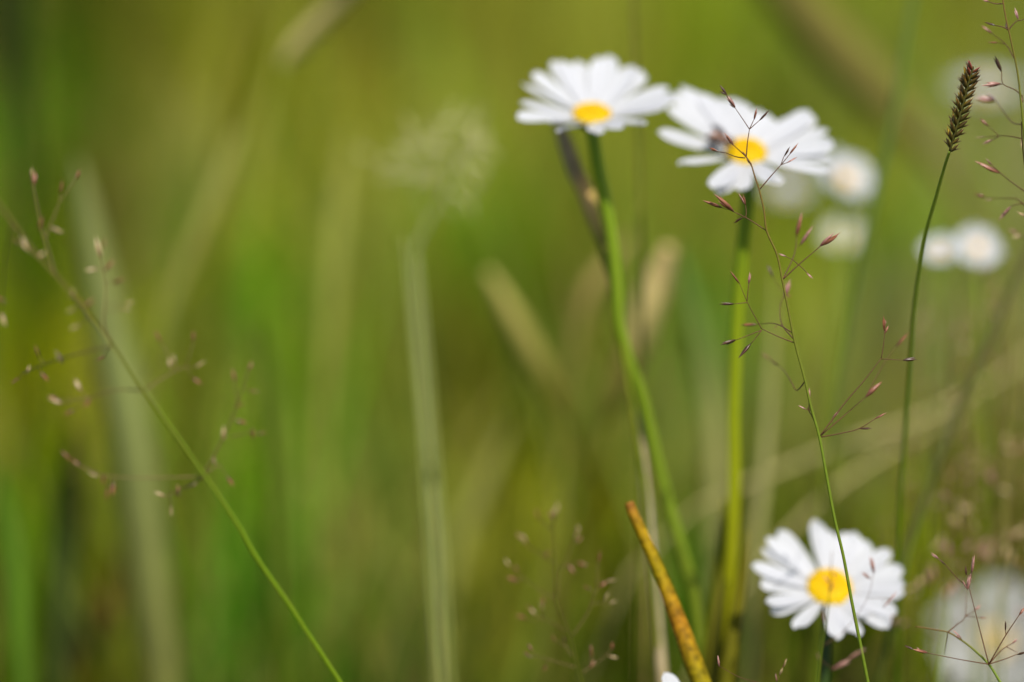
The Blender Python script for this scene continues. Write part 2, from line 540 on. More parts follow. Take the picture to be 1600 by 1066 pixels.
leaf('dry_leaf', 'thin straw leaf slanting just above the lower right daisy', 'dry leaf',
     [(1520, 640, 4), (1420, 690, 8), (1310, 760, 10), (1220, 845, 9), (1150, 930, 6)], 1.08, 1.05, [C(150, 140, 88, KT)], GT)
leaf('dry_leaf', 'upright pale stalk right of the second daisy stem', 'dry leaf',
     [(1212, 430, 6), (1206, 560, 14), (1195, 720, 16), (1180, 880, 16), (1170, 1066, 14)], 1.02, 1.0, [C(135, 135, 70, 1.2), C(150, 145, 90, 1.3), C(120, 120, 50, 1.1)], GT)
leaf('grass_leaf', 'orange brown dying leaf low at the left below the grey green leaf', 'dying leaf',
     [(205, 850, 10), (190, 910, 40), (165, 960, 44), (120, 1030, 34), (90, 1100, 20)], 1.25, 1.22, [C(120, 90, 20, KL), C(100, 82, 22, KL)], GB)
leaf('grass_leaf', 'vivid green leaf at the bottom left edge', 'grass blade',
     [(-6, 730, 10), (8, 800, 40), (22, 900, 52), (30, 1010, 44), (40, 1120, 30)], 1.08, 1.05, [C(88, 122, 8, KL)], GB)
leaf('grass_leaf', 'vivid green leaf standing right of the blurred left seed head', 'grass blade',
     [(402, 500, 10), (418, 580, 34), (430, 680, 40), (436, 800, 36), (440, 960, 28)], 1.16, 1.12, [C(98, 122, 12, KL), C(92, 108, 12, KL)], GB)
leaf('grass_leaf', 'green leaf rising between the two tall daisies', 'grass blade',
     [(1055, 380, 8), (1080, 470, 34), (1105, 580, 40), (1118, 700, 36), (1120, 860, 30)], 1.15, 1.1, [C(92, 120, 42, KL), C(100, 122, 45, 1.3), C(136, 134, 74, 1.6), C(120, 122, 60, 1.2)], GB)
leaf('grass_stalk', 'tall blurred green stalk running from the top edge down behind the right hand panicle', 'grass stalk',
     [(1445, -90, 8), (1426, 0, 12), (1402, 150, 14), (1370, 300, 14), (1343, 420, 13), (1318, 560, 13), (1300, 720, 12)], 0.97, 0.92, [C(96, 118, 15, .8), C(86, 106, 8, .8), C(100, 108, 15, .8)], GB, kind='tube')
leaf('grass_stalk', 'thin dark stalk rising straight behind the first tall daisy to the top edge', 'grass stalk',
     [(988, -60, 5), (992, 60, 7), (997, 180, 7), (1000, 300, 7), (1003, 420, 7), (1003, 560, 7)], 0.90, 0.90, [C(95, 92, 25, KL)], GB, kind='tube')
leaf('grass_stalk', 'olive stalk bending from the right edge down left of the bottom corner', 'grass stalk',
     [(1660, 300, 6), (1605, 395, 9), (1555, 510, 12), (1500, 640, 13), (1455, 750, 13), (1425, 840, 13), (1405, 920, 12)], 0.92, 0.88, [C(100, 92, 30, .7), C(84, 86, 10, .7), C(84, 98, 10, .7)], GB, kind='tube')
leaf('dry_stalk', 'bleached cream stalk standing behind the rusty leaf', 'dry stalk',
     [(1000, 600, 8), (1003, 700, 13), (1012, 800, 16), (1022, 920, 17), (1036, 1066, 18)], 0.86, 0.85, [C(160, 142, 100, KL), C(185, 168, 138, KL), C(160, 142, 95, KL)], GT, kind='tube')
leaf('grass_leaf', 'rusty orange leaf with a blunt tip rising from the bottom edge', 'grass blade',
     [(983, 785, 13), (991, 806, 16), (1012, 852, 18), (1037, 910, 22), (1060, 970, 26), (1082, 1030, 30), (1104, 1090, 32)], 0.790, 0.780,
     [C(165, 106, 42, 1.35), C(152, 118, 10, 1.35), C(142, 122, 6, 1.3), C(155, 108, 20, 1.3), C(135, 118, 8, 1.3), C(112, 106, 12, 1)], None, mat=M_RUST, fold=0.45)
leaf('grass_leaf', 'gold green leaf hugging the second tall daisy stem near the bottom', 'grass blade',
     [(1168, 830, 6), (1160, 900, 18), (1148, 980, 24), (1135, 1066, 26)], 0.85, 0.84, [C(112, 106, 8, 1.2), C(116, 112, 5, 1.2)], GB)
leaf('grass_leaf', 'olive gold leaf left of the second tall daisy stem near the bottom', 'grass blade',
     [(1130, 780, 6), (1128, 860, 18), (1120, 960, 26), (1110, 1066, 30)], 0.88, 0.86, [C(112, 112, 12, KL), C(118, 112, 8, KL)], GB)
leaf('dry_leaf', 'withered sheath with a dark tip and tan foot beside the first tall daisy stem', 'dry leaf',
     [(872, 192, 16), (884, 225, 24), (900, 270, 27), (912, 292, 27), (924, 330, 24), (942, 385, 17), (955, 440, 10)], 0.865, 0.85,
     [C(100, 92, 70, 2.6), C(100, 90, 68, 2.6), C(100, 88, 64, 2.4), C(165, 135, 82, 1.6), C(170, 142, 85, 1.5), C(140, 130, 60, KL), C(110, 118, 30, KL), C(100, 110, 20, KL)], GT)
leaf('grass_leaf', 'pale green leaf standing in the far middle left of the dry stalks', 'grass blade',
     [(545, 200, 6), (532, 300, 24), (520, 420, 28), (512, 540, 24), (505, 660, 18)], 1.35, 1.3, [C(150, 150, 70, 1.5), C(132, 136, 45, 1.3)], GB)
leaf('grass_leaf', 'yellow green leaf leaning near the top left', 'grass blade',
     [(420, -40, 20), (395, 60, 46), (372, 160, 44), (350, 260, 26)], 1.4, 1.4, [C(122, 122, 15, KL)], GB)

# ------------------------------------------------------------------ grass panicles
def seed_mesh(kind, k):
    g = random.Random(100 + k)
    mb = MB()
    a, b = [(C(92, 52, 30, 1.1), C(160, 100, 70, 1.2)), (C(112, 64, 54, 1.15), C(184, 138, 122, 1.25)), (C(70, 48, 20, 1.0), C(92, 56, 36, 1.0)),
            (C(125, 96, 58, 1.2), C(200, 176, 128, 1.2)), (C(140, 140, 80, 1.5), C(172, 168, 105, 1.5))][kind]
    mb.spindle(Vector((0, 0, 0)), Vector((0.03, 0, 1)), 1.0, 0.21, a, b, 7, 0.75)
    mb.spindle(Vector((0.01, 0, 0.02)), Vector((g.uniform(.10, .20), .03, 1)), g.uniform(.72, .92), 0.14, mixc(a, b, .3), b, 6, 0.7)
    mb.spindle(Vector((-0.01, 0, 0.0)), Vector((-g.uniform(.06, .14), -.04, 1)), g.uniform(.6, .8), 0.12, a, mixc(a, b, .7), 6, 0.7)
    me = bpy.data.meshes.new('spikelet')
    me.from_pydata([tuple(v) for v in mb.v], [], mb.f)
    at = me.color_attributes.new('col', 'FLOAT_COLOR', 'POINT')
    at.data.foreach_set('color', np.array(mb.c, dtype=np.float32).ravel())
    me.polygons.foreach_set('use_smooth', [True] * len(me.polygons))
    me.materials.append(M_SEED)
    return me


SEEDS = [[seed_mesh(kind, kind * 3 + k) for k in range(3)] for kind in range(5)]


def panicle(label, group, culm, d_top, d_bot, wid, branches, kinds=(0, 1, 2), ccols=None, splen=20, fat=1.0, seed=1, spread=0.012, name='grass_panicle', bcol=None, bw=2.1):
    """culm: photo points top first; branches: dicts lines=[[pts]...], sp=[(bx,by,tx,ty) or (cx,cy)], dz (depth swing).
    A spikelet given by its centre alone hangs on a pedicel from the nearest branch point."""
    g = random.Random(seed)
    v, wd = px_path([c + (wid[0] + (wid[1] - wid[0]) * i / (len(culm) - 1),) for i, c in enumerate(culm)], d_top, d_bot)
    sm = spline(culm, 6)
    deps = [d_top + (d_bot - d_top) * i / (len(sm) - 1) for i in range(len(sm))]
    ext = to_ground(v)
    allv = v + ext
    allw = wd + [wd[-1]] * len(ext)
    base = allv[-1].copy()
    root = thing(name, label, 'grass', base, group)
    cc = ccols or [C(120, 82, 45, 1.2), C(105, 92, 30, 1.2), C(100, 118, 25, 1.2), C(95, 112, 22, 1.2)]
    n = len(allv)

    def ramp(i):
        t = i / (n - 1) * (len(cc) - 1)
        k = min(int(t), len(cc) - 2)
        return mixc(cc[k], cc[k + 1], t - k)
    mb = MB()
    mb.tube(allv, [x / 2 for x in allw], [ramp(i) for i in range(n)], 7)
    # nodes: small swellings where branches leave
    mb.build('culm', M_STEM, root)
    bc = bcol or C(100, 66, 40, 1.0)

    def cdepth(x, y):
        k = min(range(len(sm)), key=lambda i: (sm[i][0] - x) ** 2 + (sm[i][1] - y) ** 2)
        return deps[k]
    for br in branches:
        m = MB()
        dz = br.get('dz', g.uniform(-spread, spread))
        nodes = []
        first = br['lines'][0][0] if br['lines'] else None
        d0 = cdepth(*first) if first else d_top
        span = 1e-6 + max([math.hypot(q[0] - first[0], q[1] - first[1]) for ln in br['lines'] for q in ln] + [1]) if first else 40.0
        if not first:
            first = br['sp'][0][:2]
            d0 = cdepth(*first)

        def D(x, y):
            return d0 + dz * min(1.3, math.hypot(x - first[0], y - first[1]) / span)
        for li, ln in enumerate(br['lines']):
            s2 = spline(ln, 5)
            pts = [P(q[0], q[1], D(q[0], q[1])) for q in s2]
            r0 = bw * (1.0 if li == 0 else 0.75)
            rr = [max(0.00007, (r0 * (1 - 0.45 * i / len(pts))) * KPX * d0 / 2) for i in range(len(pts))]
            m.tube(pts, rr, [bc] * len(pts), 6)
            nodes += [(q[0], q[1]) for q in s2]
        if not nodes:
            nodes = [(q[0], q[1]) for q in sm]
        specs = []
        for sp in br['sp']:
            if len(sp) == 2:
                cx, cy = sp
                nx, ny = min(nodes, key=lambda q: (q[0] - cx) ** 2 + (q[1] - cy) ** 2)
                dx, dy = cx - nx, cy - ny
                l = math.hypot(dx, dy)
                if l < 3:
                    dx, dy, l = g.uniform(-1, 1), -1, 1.2
                dx, dy = dx / l + g.uniform(-.25, .25), dy / l - 0.35
                l2 = math.hypot(dx, dy)
                L = splen * g.uniform(.8, 1.2)
                sp = (cx - dx / l2 * L / 2, cy - dy / l2 * L / 2, cx + dx / l2 * L / 2, cy + dy / l2 * L / 2)
            specs.append(sp)
            nx, ny = min(nodes, key=lambda q: (q[0] - sp[0]) ** 2 + (q[1] - sp[1]) ** 2)
            if math.hypot(nx - sp[0], ny - sp[1]) > 1.5:
                pts = [P(nx + (sp[0] - nx) * t, ny + (sp[1] - ny) * t + 2 * t * (1 - t), D(nx, ny) * (1 - t) + D(sp[0], sp[1]) * t) for t in (0, .33, .67, 1)]
                m.tube(pts, [0.45 * bw * KPX * d0 / 2] * 4, [bc] * 4, 5)
        if not m.v:
            continue
        bo = m.build('branch', M_STEM, root)
        for sp in specs:
            da = D(sp[0], sp[1])
            a = P(sp[0], sp[1], da)
            b = P(sp[2], sp[3], da + g.uniform(-.0012, .0012))
            L = (b - a).length
            o = bpy.data.objects.new('spikelet', SEEDS[g.choice(kinds)][g.randrange(3)])
            COL.objects.link(o)
            o.parent = bo
            o.location = a - base
            o.rotation_mode = 'QUATERNION'
            q = (b - a).to_track_quat('Z', 'X')
            o.rotation_quaternion = q @ Matrix.Rotation(g.uniform(0, 6.28), 3, 'Z').to_quaternion()
            wdt = L * fat * g.uniform(.85, 1.2)
            o.scale = (wdt, wdt, L)
    return root


GP = 'fine grass panicles in flower'
# the sharp one crossing the second daisy
panicle('sharp reddish panicle crossing in front of the second daisy and down over the low daisy', GP,
    [(1161, 238), (1168, 248), (1174, 258), (1180, 278), (1187, 300), (1194, 331), (1198, 361), (1214, 398), (1222, 436), (1232, 485), (1242, 535), (1257, 591), (1267, 635),
     (1280, 682), (1290, 735), (1304, 810), (1318, 870), (1330, 935), (1341, 990), (1357, 1070)], 0.747, 0.752, (1.8, 5.5), [
    dict(lines=[[(1166, 245), (1168, 222), (1171, 202)], [(1171, 202), (1159, 184), (1148, 168)], [(1171, 202), (1178, 187)], [(1171, 202), (1187, 188)]],
         sp=[(1149, 168, 1134, 146), (1136, 149, 1125, 132), (1148, 169, 1139, 162), (1135, 148, 1124, 143), (1178, 188, 1183, 168), (1186, 189, 1203, 172)], dz=0.0),
    dict(lines=[[(1165, 244), (1155, 235), (1145, 226)]], sp=[(1146, 227, 1131, 208), (1141, 221, 1134, 212)], dz=-.003),
    dict(lines=[[(1164, 247), (1150, 245), (1134, 239)]], sp=[(1134, 239, 1120, 237), (1122, 237, 1107, 231)], dz=.003),
    dict(lines=[[(1168, 248), (1166, 244)]], sp=[(1168, 248, 1160, 236), (1172, 256, 1165, 246), (1175, 262, 1174, 254)], dz=0),
    dict(lines=[[(1187, 296), (1204, 276), (1220, 258)], [(1220, 258), (1225, 244)], [(1222, 256), (1234, 241)], [(1220, 258), (1230, 254)]],
         sp=[(1225, 245, 1235, 229), (1233, 242, 1248, 223), (1229, 255, 1246, 245)], dz=0),
    dict(lines=[[(1198, 361), (1180, 349), (1163, 339), (1140, 328)], [(1165, 341), (1166, 332), (1165, 321)]],
         sp=[(1147, 331, 1115, 304), (1129, 325, 1098, 313), (1160, 340, 1145, 349), (1143, 328, 1122, 316), (1165, 321, 1161, 303), (1164, 320, 1154, 302)], dz=0.004),
    dict(lines=[[(1223, 437), (1250, 412), (1283, 384)], [(1248, 414), (1238, 406), (1228, 401)], [(1248, 414), (1259, 424), (1262, 428)]],
         sp=[(1282, 385, 1313, 363), (1281, 384, 1304, 363), (1287, 383, 1310, 369), (1229, 401, 1216, 396), (1260, 426, 1271, 436)], dz=0.0),
    dict(lines=[[(1223, 437), (1241, 398), (1245, 369)]], sp=[(1244, 370, 1253, 331), (1250, 384, 1270, 353)], dz=0.030),
    dict(lines=[[(1240, 530), (1222, 507), (1219, 480), (1226, 460)]], sp=[(1226, 465, 1236, 436), (1226, 464, 1237, 461), (1208, 434, 1198, 412), (1215, 508, 1209, 514)], dz=0.030),
    dict(lines=[[(1242, 536), (1216, 526), (1190, 514)], [(1190, 514), (1178, 492), (1167, 471), (1155, 442)], [(1167, 471), (1170, 444)], [(1167, 473), (1147, 475)], [(1190, 516), (1149, 532)], [(1190, 516), (1173, 538)]],
         sp=[(1156, 444, 1141, 423), (1170, 444, 1171, 425), (1148, 475, 1123, 476), (1150, 531, 1125, 540), (1173, 537, 1153, 560)], dz=-0.002),
    dict(lines=[[(1238, 520), (1212, 506), (1182, 507)]], sp=[(1183, 507, 1156, 509)], dz=0.022),
    dict(lines=[[(1281, 682), (1320, 630), (1350, 595), (1377, 560)], [(1377, 560), (1381, 535), (1382, 516)], [(1377, 561), (1411, 563)]],
         sp=[(1382, 518, 1381, 493), (1382, 522, 1388, 508), (1410, 563, 1434, 562), (1382, 510, 1384, 500)], dz=0.004),
    dict(lines=[[(1281, 682), (1330, 640), (1352, 621)], [(1352, 621), (1380, 570), (1399, 542)]], sp=[(1399, 543, 1420, 519), (1352, 621, 1378, 595), (1300, 655, 1312, 640)], dz=0.030),
    dict(lines=[[(1283, 683), (1315, 677), (1342, 670), (1368, 654)]], sp=[(1366, 655, 1386, 645), (1342, 670, 1363, 670)], dz=-.002),
    dict(lines=[[(1273, 660), (1268, 649), (1263, 641), (1262, 636)], [(1264, 641), (1264, 626)]], sp=[(1264, 628, 1264, 606), (1260, 640, 1247, 634), (1266, 642, 1267, 636)], dz=0),
    dict(lines=[[(1258, 596), (1245, 610), (1236, 596), (1226, 580), (1216, 571)]], sp=[(1217, 572, 1203, 562), (1206, 563, 1188, 552)], dz=0.04),
    ], seed=3, kinds=(0, 0, 1, 2), fat=0.92)

panicle('reddish panicle rising along the right edge above the seed spike', GP,
    [(1566, -30), (1567, 0), (1572, 30), (1576, 47), (1582, 75), (1590, 115), (1596, 167), (1602, 230), (1612, 330), (1630, 480), (1655, 700), (1680, 1000)], 0.75, 0.77, (1.8, 4.5), [
    dict(lines=[[(1576, 47), (1584, 37), (1590, 32)], [(1590, 33), (1606, 29)]], sp=[(1591, 31, 1586, 12), (1606, 29, 1622, 20)], dz=0),
    dict(lines=[[(1576, 47), (1566, 42), (1555, 40)]], sp=[(1556, 40, 1537, 35), (1574, 48, 1571, 34)], dz=0),
    dict(lines=[[(1585, 92), (1572, 70), (1551, 53)], [(1570, 69), (1560, 67)]], sp=[(1551, 53, 1533, 39), (1560, 67, 1543, 66)], dz=.015),
    dict(lines=[[(1597, 150), (1585, 140), (1567, 131), (1565, 112)]], sp=[(1565, 113, 1555, 86), (1564, 131, 1533, 135), (1568, 131, 1562, 133)], dz=0),
    dict(lines=[[(1567, 6), (1555, 6), (1545, 3)]], sp=[(1546, 3, 1534, 0), (1566, -10, 1560, -25)], dz=0),
    dict(lines=[[(1598, 195), (1580, 190), (1556, 157)]], sp=[(1555, 157, 1522, 155), (1556, 156, 1540, 146)], dz=.03),
    dict(lines=[[(1597, 150), (1598, 160)]], sp=[(1597, 152, 1595, 169)], dz=0),
    ], seed=5, kinds=(0, 2, 1), fat=0.85)
panicle('second reddish panicle leaning in from the right edge below the seed spike head', GP,
    [(1596, 190), (1597, 217), (1600, 250), (1607, 299), (1618, 370), (1640, 520), (1670, 800), (1690, 1010)], 0.755, 0.78, (1.6, 4.5), [
    dict(lines=[[(1597, 217), (1578, 213), (1560, 212)], [(1560, 212), (1551, 203), (1544, 197)], [(1560, 213), (1541, 214)], [(1560, 214), (1550, 219)]],
         sp=[(1545, 198, 1529, 184), (1542, 214, 1523, 215), (1552, 218, 1534, 226)], dz=.015),
    dict(lines=[[(1597, 217), (1596, 222)]], sp=[(1597, 216, 1595, 231)], dz=0),
    dict(lines=[[(1607, 303), (1585, 288), (1566, 273), (1550, 258)]], sp=[(1551, 259, 1540, 247), (1562, 271, 1523, 251), (1549, 258, 1543, 253)], dz=0),
    dict(lines=[[(1612, 330), (1590, 312), (1575, 310), (1545, 310)]], sp=[(1541, 309, 1521, 303), (1551, 312, 1536, 313)], dz=.02, ),
    dict(lines=[[(1614, 345), (1600, 320), (1580, 322)]], sp=[(1580, 322, 1559, 345), (1606, 340, 1588, 330)], dz=.006),
    dict(lines=[[(1622, 400), (1606, 375), (1592, 366)]], sp=[(1592, 366, 1575, 357), (1597, 368, 1580, 372)], dz=.035),
    ], seed=6, kinds=(1, 0, 3), fat=0.85)
panicle('open panicle spreading in the bottom right corner in front of the blurred white flower', GP,
    [(1430, 979), (1462, 984), (1481, 988), (1497, 997), (1520, 1014), (1545, 1038), (1563, 1066), (1590, 1110)], 0.765, 0.75, (1.4, 5.0), [
    dict(lines=[[(1545, 1038), (1530, 980), (1514, 917)], [(1514, 918), (1519, 895)]], sp=[(1511, 922, 1518, 894), (1518, 896, 1523, 867), (1510, 899, 1508, 884), (1510, 920, 1504, 906)], dz=.003),
    dict(lines=[[(1545, 1038), (1572, 992), (1592, 962)], [(1572, 993), (1571, 984)]], sp=[(1592, 962, 1601, 948), (1571, 986, 1571, 969)], dz=-.003),
    dict(lines=[[(1545, 1038), (1565, 1016), (1582, 1005)], [(1573, 1011), (1586, 1018)]], sp=[(1581, 1006, 1591, 998), (1586, 1018, 1592, 1020)], dz=.01),
    dict(lines=[[(1545, 1038), (1570, 1030), (1590, 1022)]], sp=[(1589, 1023, 1606, 1018)], dz=0),
    dict(lines=[[(1545, 1038), (1520, 1034), (1497, 1030), (1447, 1020)]], sp=[(1450, 1020, 1426, 1014), (1427, 1015, 1413, 1008), (1440, 1019, 1432, 1011)], dz=0),
    dict(lines=[[(1503, 1000), (1500, 996)]], sp=[(1502, 997, 1488, 984), (1500, 998, 1492, 992)], dz=0),
    dict(lines=[[(1481, 988), (1495, 976), (1508, 963), (1509, 925)], [(1508, 963), (1530, 950)], [(1508, 963), (1538, 965)], [(1481, 990), (1476, 1022)]], sp=[(1522, 954, 1533, 945), (1530, 965, 1542, 966)], dz=.02),
    dict(lines=[[(1514, 917), (1500, 908), (1487, 894), (1477, 882)]], sp=[(1478, 883, 1465, 872), (1467, 874, 1455, 863)], dz=0),
    ], seed=8, kinds=(0, 1, 1, 2))

# softly blurred ones
L6 = lambda X, Y: (X / 1.72, 200 + Y / 1.72)
L7 = lambda X, Y: (760 + X / 3.4825, 760 + Y / 3.4825)
L8 = lambda X, Y: (1200 + X / 2.0, 533 + Y / 2.0)
panicle('soft blurred panicle leaning left on a long green stalk in the left half', GP,
    [(-30, 290), (0, 322), (58, 398), (110, 456), (174, 537), (227, 613), (275, 680), (320, 743), (372, 820), (400, 870), (455, 950), (535, 1072)], 0.672, 0.722, (3.0, 8.0), [
    dict(lines=[[L6(300, 575), L6(278, 530), L6(285, 430), L6(270, 350)]], sp=[L6(270, 350) + L6(256, 293), L6(295, 370), L6(320, 410), L6(280, 310), L6(245, 380), L6(348, 470), L6(338, 488)], dz=.006),
    dict(lines=[[L6(388, 705), L6(440, 670), L6(500, 640)]], sp=[L6(468, 620), L6(538, 635), L6(425, 560), L6(520, 560), L6(530, 680), L6(455, 632)], dz=.004),
    dict(lines=[[L6(545, 935), L6(600, 830), L6(635, 745), L6(630, 690)], [L6(620, 830), L6(680, 815)], [L6(635, 745), L6(665, 660)]],
         sp=[L6(683, 708), L6(672, 640), L6(628, 665), L6(645, 745), L6(705, 820), L6(680, 822), L6(650, 790), L6(600, 820)], dz=-.006),
    dict(lines=[[L6(548, 938), L6(500, 965), L6(455, 985)], [L6(550, 930), L6(590, 905)]], sp=[L6(515, 960), L6(460, 1030), L6(430, 985), L6(575, 895), L6(620, 950), L6(480, 975)], dz=.005),
    dict(lines=[[L6(545, 937), L6(450, 940), L6(340, 940), L6(280, 935)]], sp=[L6(248, 930), L6(205, 900), L6(178, 882), L6(305, 970), L6(288, 983), L6(278, 945)], dz=-.004),
    dict(lines=[[L6(385, 705), L6(310, 705), L6(240, 725)]], sp=[L6(185, 765), L6(143, 725), L6(235, 740), L6(210, 690), L6(150, 735)], dz=.005),
    dict(lines=[[L6(305, 585), L6(200, 610), L6(120, 635), L6(60, 660)]], sp=[L6(40, 680), L6(75, 650), L6(120, 670), L6(100, 600), L6(160, 615)], dz=.022),
    dict(lines=[[L6(250, 520), L6(220, 470), L6(195, 440)]], sp=[L6(195, 445), L6(190, 490), L6(240, 470), L6(200, 535), L6(235, 500)], dz=-.003),
    dict(lines=[[L6(150, 400), L6(130, 330), L6(110, 260), L6(90, 160)], [L6(120, 300), L6(160, 200)]], sp=[L6(110, 255), L6(155, 275), L6(85, 120), L6(165, 160), L6(210, 125), L6(92, 135)], dz=.025),
    dict(lines=[[L6(130, 375), L6(100, 345)]], sp=[L6(65, 310), L6(110, 340), L6(70, 320), L6(45, 305)], dz=.004),
    dict(lines=[[L6(300, 580), L6(285, 600)]], sp=[L6(270, 620)], dz=.02),
    dict(lines=[[(20, 350), (10, 400), (4, 460), (2, 490)]], sp=[L6(10, 515), L6(0, 460)], dz=.02),
    ], kinds=(3, 0, 3, 0), splen=20, fat=1.05, seed=11, bw=3.0, ccols=[C(120, 95, 55, 1.1), C(108, 98, 40, 1.1), C(100, 112, 25, 1.3), C(98, 120, 12, 1.35), C(94, 116, 8, 1.3)], bcol=C(112, 95, 50, 1.1))
panicle('small blurred panicle standing at the bottom edge left of the rusty leaf', GP,
    [L7(360, 160), L7(365, 260), L7(375, 460), L7(378, 600), L7(400, 680), L7(455, 820), L7(490, 970), L7(522, 1075)], 0.692, 0.708, (1.4, 4.0), [
    dict(lines=[[L7(465, 815), L7(520, 740), L7(560, 670), L7(600, 558)], [L7(600, 558), L7(605, 430)], [L7(575, 640), L7(640, 632)]],
         sp=[L7(612, 548) + L7(660, 515), L7(650, 520) + L7(710, 510), L7(615, 390), L7(690, 630), L7(545, 550), L7(655, 600), L7(615, 375)], dz=.002),
    dict(lines=[[L7(440, 790), L7(380, 755), L7(320, 722)]], sp=[L7(250, 680), L7(300, 650), L7(190, 710), L7(235, 665), L7(310, 625)], dz=-.006),
    dict(lines=[[L7(390, 600), L7(400, 470), L7(440, 390), L7(470, 310)], [L7(400, 440), L7(530, 408)]], sp=[L7(490, 265), L7(500, 235), L7(505, 290), L7(520, 425), L7(460, 450)], dz=-.006),
    dict(lines=[[L7(378, 610), L7(300, 570), L7(195, 495)]], sp=[L7(160, 445), L7(115, 415), L7(140, 505), L7(155, 515)], dz=-.005),
    dict(lines=[[L7(370, 420), L7(300, 370), L7(240, 335)]], sp=[L7(200, 285), L7(215, 305), L7(330, 370), L7(180, 270)], dz=-.008),
    dict(lines=[[L7(362, 240), L7(320, 205), L7(290, 175)], [L7(363, 230), L7(375, 180)]], sp=[L7(275, 150), L7(370, 140), L7(385, 115), L7(355, 160)], dz=-.01),
    dict(lines=[[L7(465, 925), L7(440, 880), L7(430, 860)], [L7(440, 880), L7(375, 835)]], sp=[L7(425, 835), L7(365, 825)], dz=.002),
    dict(lines=[[L7(485, 985), L7(380, 955), L7(280, 925)]], sp=[L7(238, 875), L7(230, 920), L7(320, 990), L7(220, 910)], dz=.003),
    dict(lines=[[L7(525, 1015), L7(560, 985), L7(580, 965)], [L7(565, 980), L7(570, 910)], [L7(560, 990), L7(640, 930), L7(680, 885)]], sp=[L7(570, 885), L7(575, 912), L7(578, 968), L7(685, 870), L7(690, 930)], dz=.003),
    ], kinds=(0, 0, 3), splen=15, fat=1.15, seed=12, bw=2.0, ccols=[C(110, 90, 45), C(105, 95, 35), C(95, 95, 30), C(95, 105, 20)], bcol=C(112, 92, 48))
panicle('blurred pinkish panicle right of the low daisy above the corner', GP,
    [L8(560, 380), L8(560, 480), L8(565, 600), L8(570, 720), L8(560, 850), L8(545, 960), L8(530, 1080)], 0.90, 0.86, (2.0, 5.0), [
    dict(lines=[[L8(565, 600), L8(590, 560), L8(605, 520)]], sp=[L8(600, 515), L8(580, 560), L8(555, 485), L8(615, 525)], dz=.0),
    dict(lines=[[L8(568, 640), L8(550, 640), L8(530, 625)]], sp=[L8(540, 630), L8(525, 640), L8(560, 655)], dz=.0),
    dict(lines=[[L8(570, 720), L8(530, 735), L8(490, 745), L8(460, 765)]], sp=[L8(500, 740), L8(450, 772), L8(475, 755), L8(515, 720)], dz=-.02),
    dict(lines=[[L8(570, 720), L8(620, 690), L8(670, 665)], [L8(640, 680), L8(760, 680)]], sp=[L8(670, 660), L8(760, 680), L8(690, 675), L8(740, 660)], dz=.0),
    dict(lines=[[L8(565, 600), L8(660, 600), L8(770, 605)]], sp=[L8(780, 600), L8(745, 615), L8(700, 640)], dz=.0),
    dict(lines=[[L8(560, 480), L8(650, 450), L8(690, 430)], [L8(690, 430), L8(740, 330)]], sp=[L8(690, 425), L8(745, 310), L8(740, 470), L8(755, 340)], dz=.02),
    dict(lines=[[L8(565, 820), L8(560, 800)]], sp=[L8(560, 790), L8(575, 770)], dz=0),
    dict(lines=[[L8(550, 930), L8(470, 890), L8(400, 870)]], sp=[L8(395, 870), L8(420, 885)], dz=0),
    ], kinds=(1, 3, 3), splen=24, fat=1.5, seed=13, bw=2.0, bcol=C(105, 80, 45))
panicle('thin blurred panicle whose tips cross the yellow middle of the low daisy', GP,
    [(1300, 862), (1298, 890), (1296, 915), (1294, 950), (1288, 985), (1282, 1020), (1276, 1072)], 0.705, 0.712, (1.0, 3.0), [
    dict(lines=[[(1296, 915), (1302, 905), (1308, 900)]], sp=[(1308, 900, 1298, 894), (1296, 912, 1286, 897), (1297, 925, 1303, 908)], dz=0),
    dict(lines=[[(1290, 975), (1288, 965), (1285, 950)]], sp=[(1288, 972, 1284, 955), (1287, 982, 1293, 966)], dz=0),
    dict(lines=[[(1284, 1010), (1320, 985), (1355, 935), (1365, 895)], [(1355, 935), (1395, 935)]], sp=[(1366, 896, 1358, 868), (1360, 905, 1346, 893), (1385, 945, 1402, 924), (1380, 950, 1392, 935)], dz=.008),
    dict(lines=[[(1281, 1030), (1300, 1042), (1320, 1030)]], sp=[(1300, 1047, 1330, 1028), (1325, 1030, 1353, 1014)], dz=-.006),
    dict(lines=[[(1280, 1040), (1275, 1020)]], sp=[(1281, 1035, 1277, 1020)], dz=0),
    ], kinds=(1, 0, 1), splen=15, fat=.8, seed=14, bw=1.0)
panicle('tiny panicle tip poking up at the bottom edge left of the low daisy', GP,
    [(1228, 1030), (1222, 1044), (1216, 1060), (1210, 1085)], 0.74, 0.742, (1.2, 2.5), [
    dict(lines=[[(1222, 1044), (1226, 1038)]], sp=[(1224, 1043, 1230, 1029), (1218, 1055, 1224, 1043), (1214, 1066, 1212, 1052)], dz=0),
    dict(lines=[[(1213, 1072), (1160, 1060), (1126, 1042)]], sp=[(1124, 1042, 1121, 1024)], dz=.01),
    ], kinds=(3, 1), seed=15, bw=1.2)
g16 = random.Random(16)
